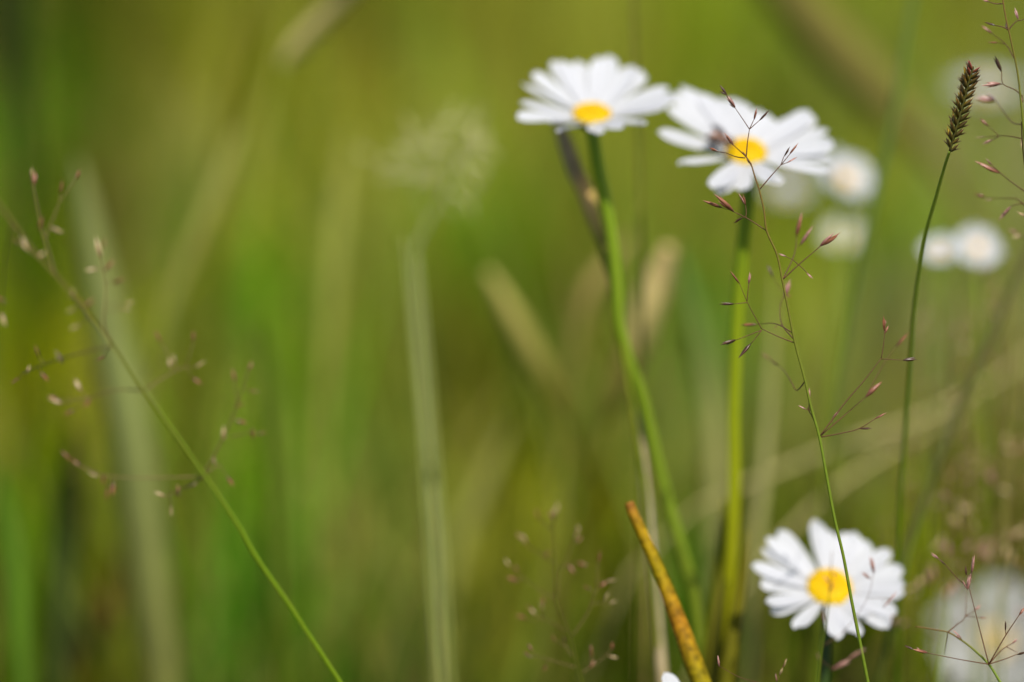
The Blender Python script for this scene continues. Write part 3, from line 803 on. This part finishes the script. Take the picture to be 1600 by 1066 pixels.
panicle('pale feathery panicle far behind at the centre on several long pale stalks', GP,
    [(760, 170), (735, 215), (700, 290), (668, 350), (648, 400), (655, 520), (668, 680), (682, 850), (692, 1072)], 1.00, 0.93, (3.0, 8.0), [
    dict(lines=[[(700, 290), (720, 270), (745, 235), (765, 215)]], sp=[(745, 230), (760, 220), (735, 250), (770, 240), (752, 262), (728, 270)], dz=.02),
    dict(lines=[[(690, 310), (720, 300), (750, 285)]], sp=[(740, 290), (755, 275), (720, 310), (735, 325), (705, 330)], dz=.03),
    dict(lines=[[(700, 290), (690, 250), (690, 210), (700, 175)]], sp=[(690, 215), (682, 235), (700, 190), (708, 168), (672, 250), (668, 222)], dz=.04),
    dict(lines=[[(668, 350), (650, 300), (640, 250), (645, 200)]], sp=[(640, 260), (628, 235), (650, 220), (640, 195), (625, 275), (655, 285)], dz=.04),
    dict(lines=[[(648, 400), (668, 350), (690, 300), (735, 210)]], sp=[(735, 205), (728, 225)], dz=-.02),
    ] + [dict(lines=[[(690 - 8 * k, 300 - 4 * k), (668 + 22 * k - 40, 262 - 9 * k), (650 + 26 * k - 30, 238 - 12 * k)]],
              sp=[(600 + 26 * k + g16.uniform(-30, 60), 262 - 10 * k + g16.uniform(-50, 45)) for _ in range(5)], dz=g16.uniform(.06, .2)) for k in range(6)],
    kinds=(4, 4, 4), splen=34, fat=.85, seed=16, bw=2.0, ccols=[C(150, 145, 90, KL), C(130, 135, 80, KL), C(145, 150, 92, KL), C(140, 145, 88, KL), C(125, 125, 65, KL)], bcol=C(150, 145, 95, KL))
leaf('grass_stalk', 'long pale stalk standing left beside the feathery far panicle stalk', 'grass stalk',
     [(630, 370, 5), (640, 480, 8), (655, 650, 9), (668, 850, 9), (680, 1066, 9)], 0.91, 0.89, [C(134, 142, 66, .85), C(130, 136, 62, .85)], GB, kind='tube')
leaf('grass_stalk', 'long pale stalk standing right beside the feathery far panicle stalk', 'grass stalk',
     [(655, 400, 5), (664, 500, 8), (680, 680, 9), (695, 860, 9), (706, 1066, 9)], 0.92, 0.90, [C(134, 142, 66, .85), C(130, 136, 62, .85)], GB, kind='tube')


leaf('grass_leaf', 'dark green leaf added as shade between the left edge and the broad grey green leaf', 'grass blade',
     [(118, 660, 10), (110, 760, 40), (100, 860, 56), (92, 960, 56), (86, 1066, 48)], 1.22, 1.18, [C(66, 84, 8, 1.0), C(58, 74, 6, .9)], GB)  # added leaf, its dark colour stands in for deep shade low at the left
leaf('dry_leaf', 'pale straw leaf slanting down right, low between the feathery stalks and the left panicle stalk', 'dry leaf',
     [(470, 740, 10), (510, 780, 34), (565, 835, 42), (620, 900, 34), (660, 960, 14)], 1.55, 1.5, [C(142, 140, 64, .95), C(134, 134, 55, .85)], GT)
leaf('grass_leaf', 'pale yellow green leaf slanting down left, right of the feathery stalks', 'grass blade',
     [(800, 660, 8), (765, 730, 28), (735, 800, 34), (712, 880, 28), (700, 960, 16)], 1.3, 1.26, [C(140, 140, 66, 1.4), C(130, 130, 50, 1.2)], GB)
leaf('grass_leaf', 'dark green leaf added as shade in the top left corner', 'grass blade',
     [(10, -120, 20), (16, -20, 60), (24, 80, 50), (36, 200, 30)], 1.6, 1.6, [C(56, 72, 6, .9)], GB)  # added leaf, dark colour paints the shade of this corner


def hazy_panicle(label, x0, y0, h, d, seed, lean):
    """a whole panicle by growth rule: whorls of forked branches up the culm"""
    g = random.Random(seed)
    culm = [(x0 + lean * t + g.uniform(-4, 4), y0 + h * t) for t in (0, .2, .4, .6, .8, 1.0)]
    brs = []
    for k in range(9):
        t = 0.06 + 0.085 * k
        i = int(t * 5)
        f = t * 5 - i
        cx = culm[i][0] * (1 - f) + culm[i + 1][0] * f
        cy = culm[i][1] * (1 - f) + culm[i + 1][1] * f
        sd = -1 if k % 2 else 1
        L = h * g.uniform(.16, .28) * (.5 + t)
        ex, ey = cx + sd * L * g.uniform(.6, .9), cy - L * g.uniform(.35, .8)
        mx, my = (cx + ex) / 2, (cy + ey) / 2 + L * .05
        e2 = (mx + sd * L * .15, my - L * .45)
        brs.append(dict(lines=[[(cx, cy), (mx, my), (ex, ey)], [(mx, my), e2]], dz=g.uniform(-.02, .03),
                        sp=[(ex + sd * 6, ey - 6), (ex - sd * 4, ey - 16), e2, (mx + sd * L * .3, my - L * .12), (mx, my - L * .2)]))
    panicle(label, 'hazy panicles behind the right side', culm, d, d - .03, (1.8, 4.5), brs, kinds=(0, 3, 1, 3), splen=17, fat=1.0, seed=seed, bw=1.6,
            ccols=[C(118, 98, 55, 1.3), C(110, 104, 35, 1.3), C(98, 112, 20, 1.3)], bcol=C(115, 92, 50, 1.2))


hazy_panicle('hazy tan panicle behind the right edge, level with the two side by side daisies', 1585, 400, 560, 0.93, 61, -20)
hazy_panicle('hazy tan panicle right of the seed spike stalk, under the two side by side daisies', 1508, 470, 560, 0.98, 62, 10)
hazy_panicle('hazy tan panicle above the blurred corner daisy, lowest of the hazy ones', 1580, 690, 420, 0.90, 63, -30)
hazy_panicle('hazy tan panicle just right of the low daisy, leaning to the seed spike stalk', 1452, 660, 460, 0.96, 64, 20)


# ------------------------------------------------------------------ crested seed spike
def seed_spike():
    axis_px = [(1521, 104, 5), (1513, 130, 9), (1504, 165, 10), (1494, 200, 10), (1484, 236, 6)]
    culm_px = [(1484, 236, 4.2), (1476, 260, 4.6), (1462, 310, 5.4), (1448, 360, 5.8), (1437, 420, 6.2), (1430, 470, 6.4), (1424, 540, 7), (1416, 650, 7.5), (1407, 800, 8), (1402, 1066, 8)]
    v, wd = px_path(culm_px, 0.752, 0.88)
    ext = to_ground(v)
    allv = v + ext
    base = allv[-1].copy()
    root = thing('seed_spike', 'dense dark seed spike with yellow scales on a thin green stalk at the upper right', 'grass', base)
    n = len(allv)
    mb = MB()
    ww = wd + [wd[-1]] * len(ext)
    c0, c1 = C(96, 112, 30, 1.6), C(94, 112, 22, 1.5)
    mb.tube(allv, [x / 2 for x in ww], [mixc(c0, c1, i / n) for i in range(n)], 8)
    mb.build('culm', M_STEM, root)
    a, wa = px_path(axis_px, 0.750, 0.752, 8)
    mb = MB()
    mb.tube(a, [x / 2 * 0.6 for x in wa], [C(70, 68, 18)] * len(a), 8)
    head = mb.build('seed_head', M_STEM, root)
    g = random.Random(4)
    px = 0.75 * KPX
    N = 24
    pts = spline([(p.x, p.y, p.z) for p in a], 4)
    for i in range(N):
        t = (i + 0.6) / N               # 0 top, 1 bottom
        k = t * (len(pts) - 1)
        k0 = min(int(k), len(pts) - 2)
        q = Vector(pts[k0]) * (1 - k + k0) + Vector(pts[k0 + 1]) * (k - k0)
        up = (Vector(pts[max(k0 - 2, 0)]) - Vector(pts[min(k0 + 2, len(pts) - 1)])).normalized()
        side = up.cross(-FWD).normalized() * (1 if i % 2 else -1)
        front = side.cross(up).normalized()
        if front.dot(-FWD) < 0:
            front = -front
        size = (15.0 if 0.12 < t < 0.9 else 11.5) * px
        m = MB()
        for j in range(7):
            fa = (j - 3) / 3.0
            d = up * 1.0 + side * (0.62 + g.uniform(-.06, .08)) + front * (fa * 0.75)
            L = size * g.uniform(1.15, 1.75) * (1 - 0.12 * abs(fa))
            dark, red, yel = C(66, 64, 16, 1.25), C(96, 56, 28, 1.2), C(176, 148, 28, 1.45)
            if t < 0.12:
                ca, cb = C(100, 70, 40, 1.2), C(158, 70, 55, 1.3)
            elif j in (3,):
                ca, cb = yel, mixc(yel, red, .35)
            elif j in (2, 5):
                ca, cb = mixc(yel, dark, .5), red
            else:
                ca, cb = dark, mixc(dark, red, .5)
            m.spindle(q - up * (size * .35) + side * (1.2 * px) + front * (fa * 2.0 * px), d, L, size * g.uniform(.32, .46), ca, cb, 6, 0.8)
        for j in range(3):                 # bristly comb of the sterile scales
            d = up * 0.8 + side * (1.0 + 0.15 * j) + front * g.uniform(-.5, .5)
            m.spindle(q - up * (size * .2) + side * (2.5 * px), d, size * g.uniform(.9, 1.5), size * .13, C(66, 62, 16, 1.1), C(105, 70, 35, 1.1), 5, 0.7)
        m.build('spikelet', M_SEED, head)


seed_spike()


# ------------------------------------------------------------------ daisies
def petal_mesh(mb, o, dr, lat, nrm, L, wd, g, col, beta):
    """o base point, dr outward direction (already raised), lat sideways, nrm upper side."""
    NU, NV = 12, 7
    b = len(mb.v)
    droop = g.uniform(-0.03, 0.10)
    curl = g.uniform(-0.06, 0.10)
    twist = g.uniform(-0.15, 0.15)
    notch = g.uniform(0.01, 0.035)
    for i in range(NU + 1):
        t = i / NU
        wprof = 0.40 + 0.60 * math.sin(min(1, t / 0.72) * math.pi / 2) if t < 0.72 else 1.0 * math.sqrt(max(0.0, 1 - ((t - 0.72) / 0.283) ** 2.6))
        for j in range(NV):
            s = (j / (NV - 1)) * 2 - 1
            ext = t - (notch * (0.5 - 0.5 * math.cos(3 * math.pi * (s + 1) / 1.0)) * t ** 8)
            z = -droop * t * t + 0.05 * t
            zz = (-0.07 * math.cos(2 * math.pi * s) * 0.5 + 0.10 * s * s + curl * s + twist * s * t) * (wd / L)
            p = o + dr * (L * ext) + lat * (s * wd / 2 * wprof) + nrm * (L * (z + zz))
            mb.v.append(p)
            mb.c.append(col)
    for i in range(NU):
        for j in range(NV - 1):
            mb.f.append((b + i * NV + j, b + i * NV + j + 1, b + (i + 1) * NV + j + 1, b + (i + 1) * NV + j))


GD = 'white oxeye daisies'


def daisy(label, cx, cy, d, e, beta, tips, disc_px, stem, d_stem, stem_w=20, roll=0.0, seed=1, wpet=30, scol=None, name='daisy', group=GD, white=(0.585, 0.585, 0.597, 1), dcol=None):
    """cx, cy: photo point of the disc; e: how far the disc is turned to the viewer; tips: petal tips (dx right, dy up) in photo pixels."""
    g = random.Random(seed)
    px = KPX * d
    c0 = P(cx, cy, d)
    cr, sr = math.cos(R(roll)), math.sin(R(roll))
    ux, uy = RIGHT * cr + UP * sr, UP * cr - RIGHT * sr
    to = -FWD
    e_, b_ = R(e), R(beta)
    n = to * math.sin(e_) + uy * math.cos(e_)
    v = uy * math.sin(e_) - to * math.cos(e_)
    u = ux
    rd = disc_px * px
    dome = rd * 0.42
    c = c0 - n * dome * 0.8
    # stem
    sv, sw = px_path([(q[0], q[1], stem_w) for q in stem], d, d_stem)
    top = c - n * rd * 0.45
    sv = [top, top - n * rd * 0.25 * 0.5] + sv
    sw = [stem_w * px] * 2 + sw
    ext = to_ground(sv, 0.2)
    allv = sv + ext
    allw = sw + [sw[-1] * 1.1] * len(ext)
    base = allv[-1].copy()
    root = thing(name, label, 'flower', base, group)
    sc = scol or [C(92, 118, 14, 1.3), C(114, 136, 24, 1.25), C(104, 124, 16, 1.15), C(112, 130, 28, 1.15), C(98, 110, 20, 1.1)]
    nn = len(allv)
    cc = []
    for i in range(nn):
        t = i / (nn - 1) * (len(sc) - 1)
        k = min(int(t), len(sc) - 2)
        cc.append(mixc(sc[k], sc[k + 1], t - k))
    mb = MB()
    mb.tube(allv, [x / 2 for x in allw], cc, 10)
    mb.build('stem', M_STEM, root)
    # green cup of bracts under the petals
    mb = MB()
    rings = [(0.05, -0.62), (0.55, -0.55), (0.9, -0.35), (1.02, -0.12), (0.98, 0.02)]
    ns = 20
    for (r, z) in rings:
        for k in range(ns):
            a = 2 * math.pi * k / ns
            rr = r * rd * (1 + 0.03 * math.cos(10 * a))
            mb.v.append(c + (u * math.cos(a) + v * math.sin(a)) * rr + n * (z * rd))
            mb.c.append(C(70, 92, 18))
    for i in range(len(rings) - 1):
        for k in range(ns):
            k2 = (k + 1) % ns
            mb.f.append((i * ns + k, i * ns + k2, (i + 1) * ns + k2, (i + 1) * ns + k))
    mb.build('bracts', M_STEM, root)
    # disc: a low dome set with florets
    mb = MB()
    yel, yel2 = dcol or (C(252, 214, 3, .86), C(246, 186, 3, .84))
    NR = 7
    for i in range(NR + 1):
        f = i / NR
        r = rd * f
        z = dome * math.sqrt(max(0, 1 - f ** 2.2)) - 0.12 * dome * math.exp(-(f / 0.3) ** 2) + 0.05 * rd
        for k in range(24):
            a = 2 * math.pi * k / 24
            mb.v.append(c + (u * math.cos(a) + v * math.sin(a)) * r + n * z)
            mb.c.append(mixc(yel2, yel, min(1, f * 1.3)))
    for i in range(NR):
        for k in range(24):
            k2 = (k + 1) % 24
            mb.f.append((i * 24 + k, (i + 1) * 24 + k, (i + 1) * 24 + k2, i * 24 + k2))
    for i in range(140):                      # florets in a sunflower spiral
        f = math.sqrt((i + .5) / 140)
        a = i * 2.39996
        r = rd * f * 0.97
        z = dome * math.sqrt(max(0, 1 - f ** 2.2)) - 0.12 * dome * math.exp(-(f / 0.3) ** 2) + 0.05 * rd
        q = c + (u * math.cos(a) + v * math.sin(a)) * r + n * (z - rd * .03)
        dd = (n + (u * math.cos(a) + v * math.sin(a)) * (0.7 * f)).normalized()
        mb.spindle(q, dd, rd * .14, rd * .13, yel2, yel, 5)
    mb.build('disc', M_DISC, root)
    # petals
    for (dx, dy) in tips:
        bb = b_ + R(g.uniform(-5, 5))
        X = dx / math.cos(bb)
        Rr = 110.0
        for _ in range(60):
            Y = (dy - Rr * math.sin(bb) * math.cos(e_)) / (math.cos(bb) * math.sin(e_))
            Rr = 0.6 * Rr + 0.4 * math.hypot(X, Y)
        th = math.atan2(Y, X)
        Rr = min(max(Rr, disc_px * 2.2), disc_px * 5.2)
        rad = u * math.cos(th) + v * math.sin(th)
        lat = -u * math.sin(th) + v * math.cos(th)
        dr = rad * math.cos(bb) + n * math.sin(bb)
        nr = n * math.cos(bb) - rad * math.sin(bb)
        o = c + rad * (rd * 0.72) - n * (rd * 0.02 + g.uniform(0, .06) * rd)
        L = Rr * px * 1.03 - rd * 0.72
        mb = MB()
        k = g.uniform(.95, 1.03)
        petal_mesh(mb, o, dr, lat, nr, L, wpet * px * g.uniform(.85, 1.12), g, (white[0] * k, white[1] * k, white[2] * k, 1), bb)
        mb.build('petal', M_PETAL, root)
    return dict(root=root, c=c, n=n, u=u, v=v, rd=rd)


T1 = [(-107, 53), (-109, 23), (-113, 0), (-90, 72), (-58, 94), (-41, 100), (-17, 104), (16, 99), (34, 103), (67, 86), (84, 79), (117, 55), (121, 32), (112, 12),
      (73, -16), (43, -21), (4, -30), (-50, -28), (-63, -14)]
daisy('tall daisy with a shallow cup of petals, left of the pair at the top', 925, 172, 0.838, 32, 17, T1, 31,
      [(927, 212), (934, 260), (945, 310), (957, 380), (964, 450), (968, 510), (985, 570), (1003, 620), (1015, 670), (1030, 735), (1048, 800), (1068, 870), (1085, 940), (1100, 1066)], 0.87, 20, 0, 21, 31)
T2 = [(-136, 30), (-106, -16), (-118, 76), (-108, 105), (-90, 109), (-76, 104), (-62, 99), (-38, 92), (-14, 98), (6, 87), (32, 74), (44, 64), (104, 65), (112, 54), (128, 36), (132, 10), (124, -6), (118, -30),
      (42, -48), (30, -44), (-18, -56), (-48, -64), (-58, -54), (84, 60)]
D2 = daisy('tall daisy with a dark insect on it, right of the pair at the top', 1166, 231, 0.836, 40, 10, T2, 33,
      [(1170, 290), (1166, 340), (1160, 400), (1153, 480), (1149, 560), (1146, 650), (1147, 740), (1144, 830), (1138, 920), (1130, 1066)], 0.88, 21, 0, 22, 32,
      [C(70, 100, 20, 1.2), C(106, 120, 14, 1.8), C(118, 122, 8, 1.9), C(118, 114, 6, 1.7)])
T3 = [(-91, 81), (-72, 84), (-99, 64), (-118, 42), (-106, 15), (-104, -15), (-94, -25), (-62, -44), (-12, 100), (4, 92), (35, 85), (50, 82), (67, 72), (97, 61), (113, 34), (110, 13), (109, -3), (92, -26), (81, -41),
      (51, -30), (30, -58), (13, -54), (-3, -54), (-112, 30)]
daisy('low daisy with ragged petals near the bottom right, crossed by a green stalk', 1297, 912, 0.824, 44, 14, T3, 36,
      [(1293, 965), (1291, 1000), (1289, 1040), (1287, 1080)], 0.82, 18, 0, 23, 29, [C(48, 70, 8, .8), C(50, 72, 8, .8)])  # stem colours dimmed to paint in the shadow below the head


def ring_tips(rad, e, beta, n, g, miss=0.0):
    out = []
    for k in range(n):
        if g.random() < miss:
            continue
        a = 2 * math.pi * (k + g.uniform(-.3, .3)) / n
        r = rad * g.uniform(.9, 1.08)
        out.append((r * math.cos(R(beta)) * math.cos(a), r * (math.cos(R(beta)) * math.sin(a) * math.sin(R(e)) + math.sin(R(beta)) * math.cos(R(e)))))
    return out


def far_daisy(label, cx, cy, d, e, beta, rad, stem_dx, seed, roll=0, white=(0.585, 0.585, 0.597, 1), dcol=None):
    g = random.Random(seed)
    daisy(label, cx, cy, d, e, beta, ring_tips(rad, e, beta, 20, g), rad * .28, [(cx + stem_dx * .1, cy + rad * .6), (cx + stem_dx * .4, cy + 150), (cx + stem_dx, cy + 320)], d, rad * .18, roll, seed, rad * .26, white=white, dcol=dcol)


far_daisy('blurred daisy facing right, just below and right of the insect daisy', 1322, 278, 1.05, 50, 18, 50, -20, 31, -20)
far_daisy('blurred cream daisy behind the sharp panicle, below the blurred white one', 1317, 372, 1.12, 48, 24, 38, -14, 32, 10, (0.56, 0.55, 0.42, 1))
far_daisy('left of two blurred daisies side by side under the seed spike', 1469, 392, 1.0, 50, 16, 29, -16, 33, 15)
far_daisy('right of two blurred daisies side by side under the seed spike, yellow middle showing', 1528, 386, 1.0, 62, 12, 37, 8, 34, -15)
far_daisy('very faint far daisy at the top behind the tip of the seed spike', 1540, 135, 1.5, 26, 10, 52, 10, 35)
far_daisy('large blurred daisy filling the bottom right corner behind the open panicle', 1556, 1000, 1.13, 60, 10, 104, 15, 36, 0, (0.36, 0.355, 0.32, 1), [C(220, 198, 150), C(212, 180, 115)])  # petals greyed to paint in the partial shade on this flower
far_daisy('faint far daisy peeping out under the petals of the insect daisy', 1232, 296, 1.45, 40, 20, 34, 0, 37)
g4 = random.Random(41)
daisy('daisy below the frame with one white petal tip showing at the bottom edge', 1090, 1140, 0.765, 40, 15, [(-44, 88)] + [t for t in ring_tips(95, 40, 15, 18, g4) if t[1] < 55], 30,
      [(1090, 1190), (1092, 1240)], 0.77, 20, 0, 41, 26)


# ------------------------------------------------------------------ the insect on the second daisy
def insect():
    c = P(1127, 224, 0.833)
    px = 1.3 * 0.821 * KPX
    ax = (RIGHT * 0.85 + UP * -0.25 - FWD * 0.3).normalized()       # towards its head, over the disc
    n = D2['n']
    ax = (ax - n * ax.dot(n)).normalized()
    c = c + n * 4 * px
    root = thing('small_fly', 'small dark brown fly sitting at the left rim of the daisy disc', 'insect', c)
    lat = n.cross(ax)
    prof = [(-19, .5, 0), (-17, 4, 0), (-11, 7, .5), (-5, 7.5, 1), (-1, 4.5, 1.2), (3, 7, 1.5), (7, 7, 1.2), (10, 3.5, .6), (12, 5.5, .5), (15, 5, .2), (17, 1, 0)]
    mb = MB()
    cols = []
    for x, r, z in prof:
        cols.append(C(150, 105, 75, 1.2) if int(x) in (-11, 3, -5) else C(70, 52, 42))
    mb.tube([c + ax * (x * px) + n * (z * px) for x, r, z in prof], [r * px for x, r, z in prof], cols, 12)
    mb.build('body', M_BODY, root)
    for s in (-1, 1):
        mb = MB()
        b0 = c + ax * (4 * px) + n * (6 * px) + lat * (s * 3 * px)
        tipd = (-ax * 1.0 + lat * (s * 0.55) + n * 0.12).normalized()
        pts = [b0 + tipd * (t * 26 * px) for t in (0, .15, .4, .7, .9, 1)]
        mb.blade(pts, [x * px for x in (2, 6, 10, 10, 6, 1)], [C(120, 112, 105)] * 6, n, 0.05, 0.0001)
        mb.build('wing', M_WING, root)
        mb = MB()
        mb.spindle(c + ax * (11 * px) + lat * (s * 4 * px) + n * 1 * px, ax, 5 * px, 5 * px, C(60, 25, 20), C(60, 25, 20), 8)
        mb.build('eye', M_BODY, root)
        for x in (-3, 3, 7):
            mb = MB()
            h = c + ax * (x * px) + lat * (s * 5 * px)
            k = h + lat * (s * 6 * px) + n * (2 * px) + ax * ((x - 2) * .6 * px)
            f = k + lat * (s * 4 * px) - n * (7 * px)
            mb.tube([h, k, f], [.7 * px, .6 * px, .4 * px], [C(40, 32, 26)] * 3, 6)
            mb.build('leg', M_BODY, root)


insect()
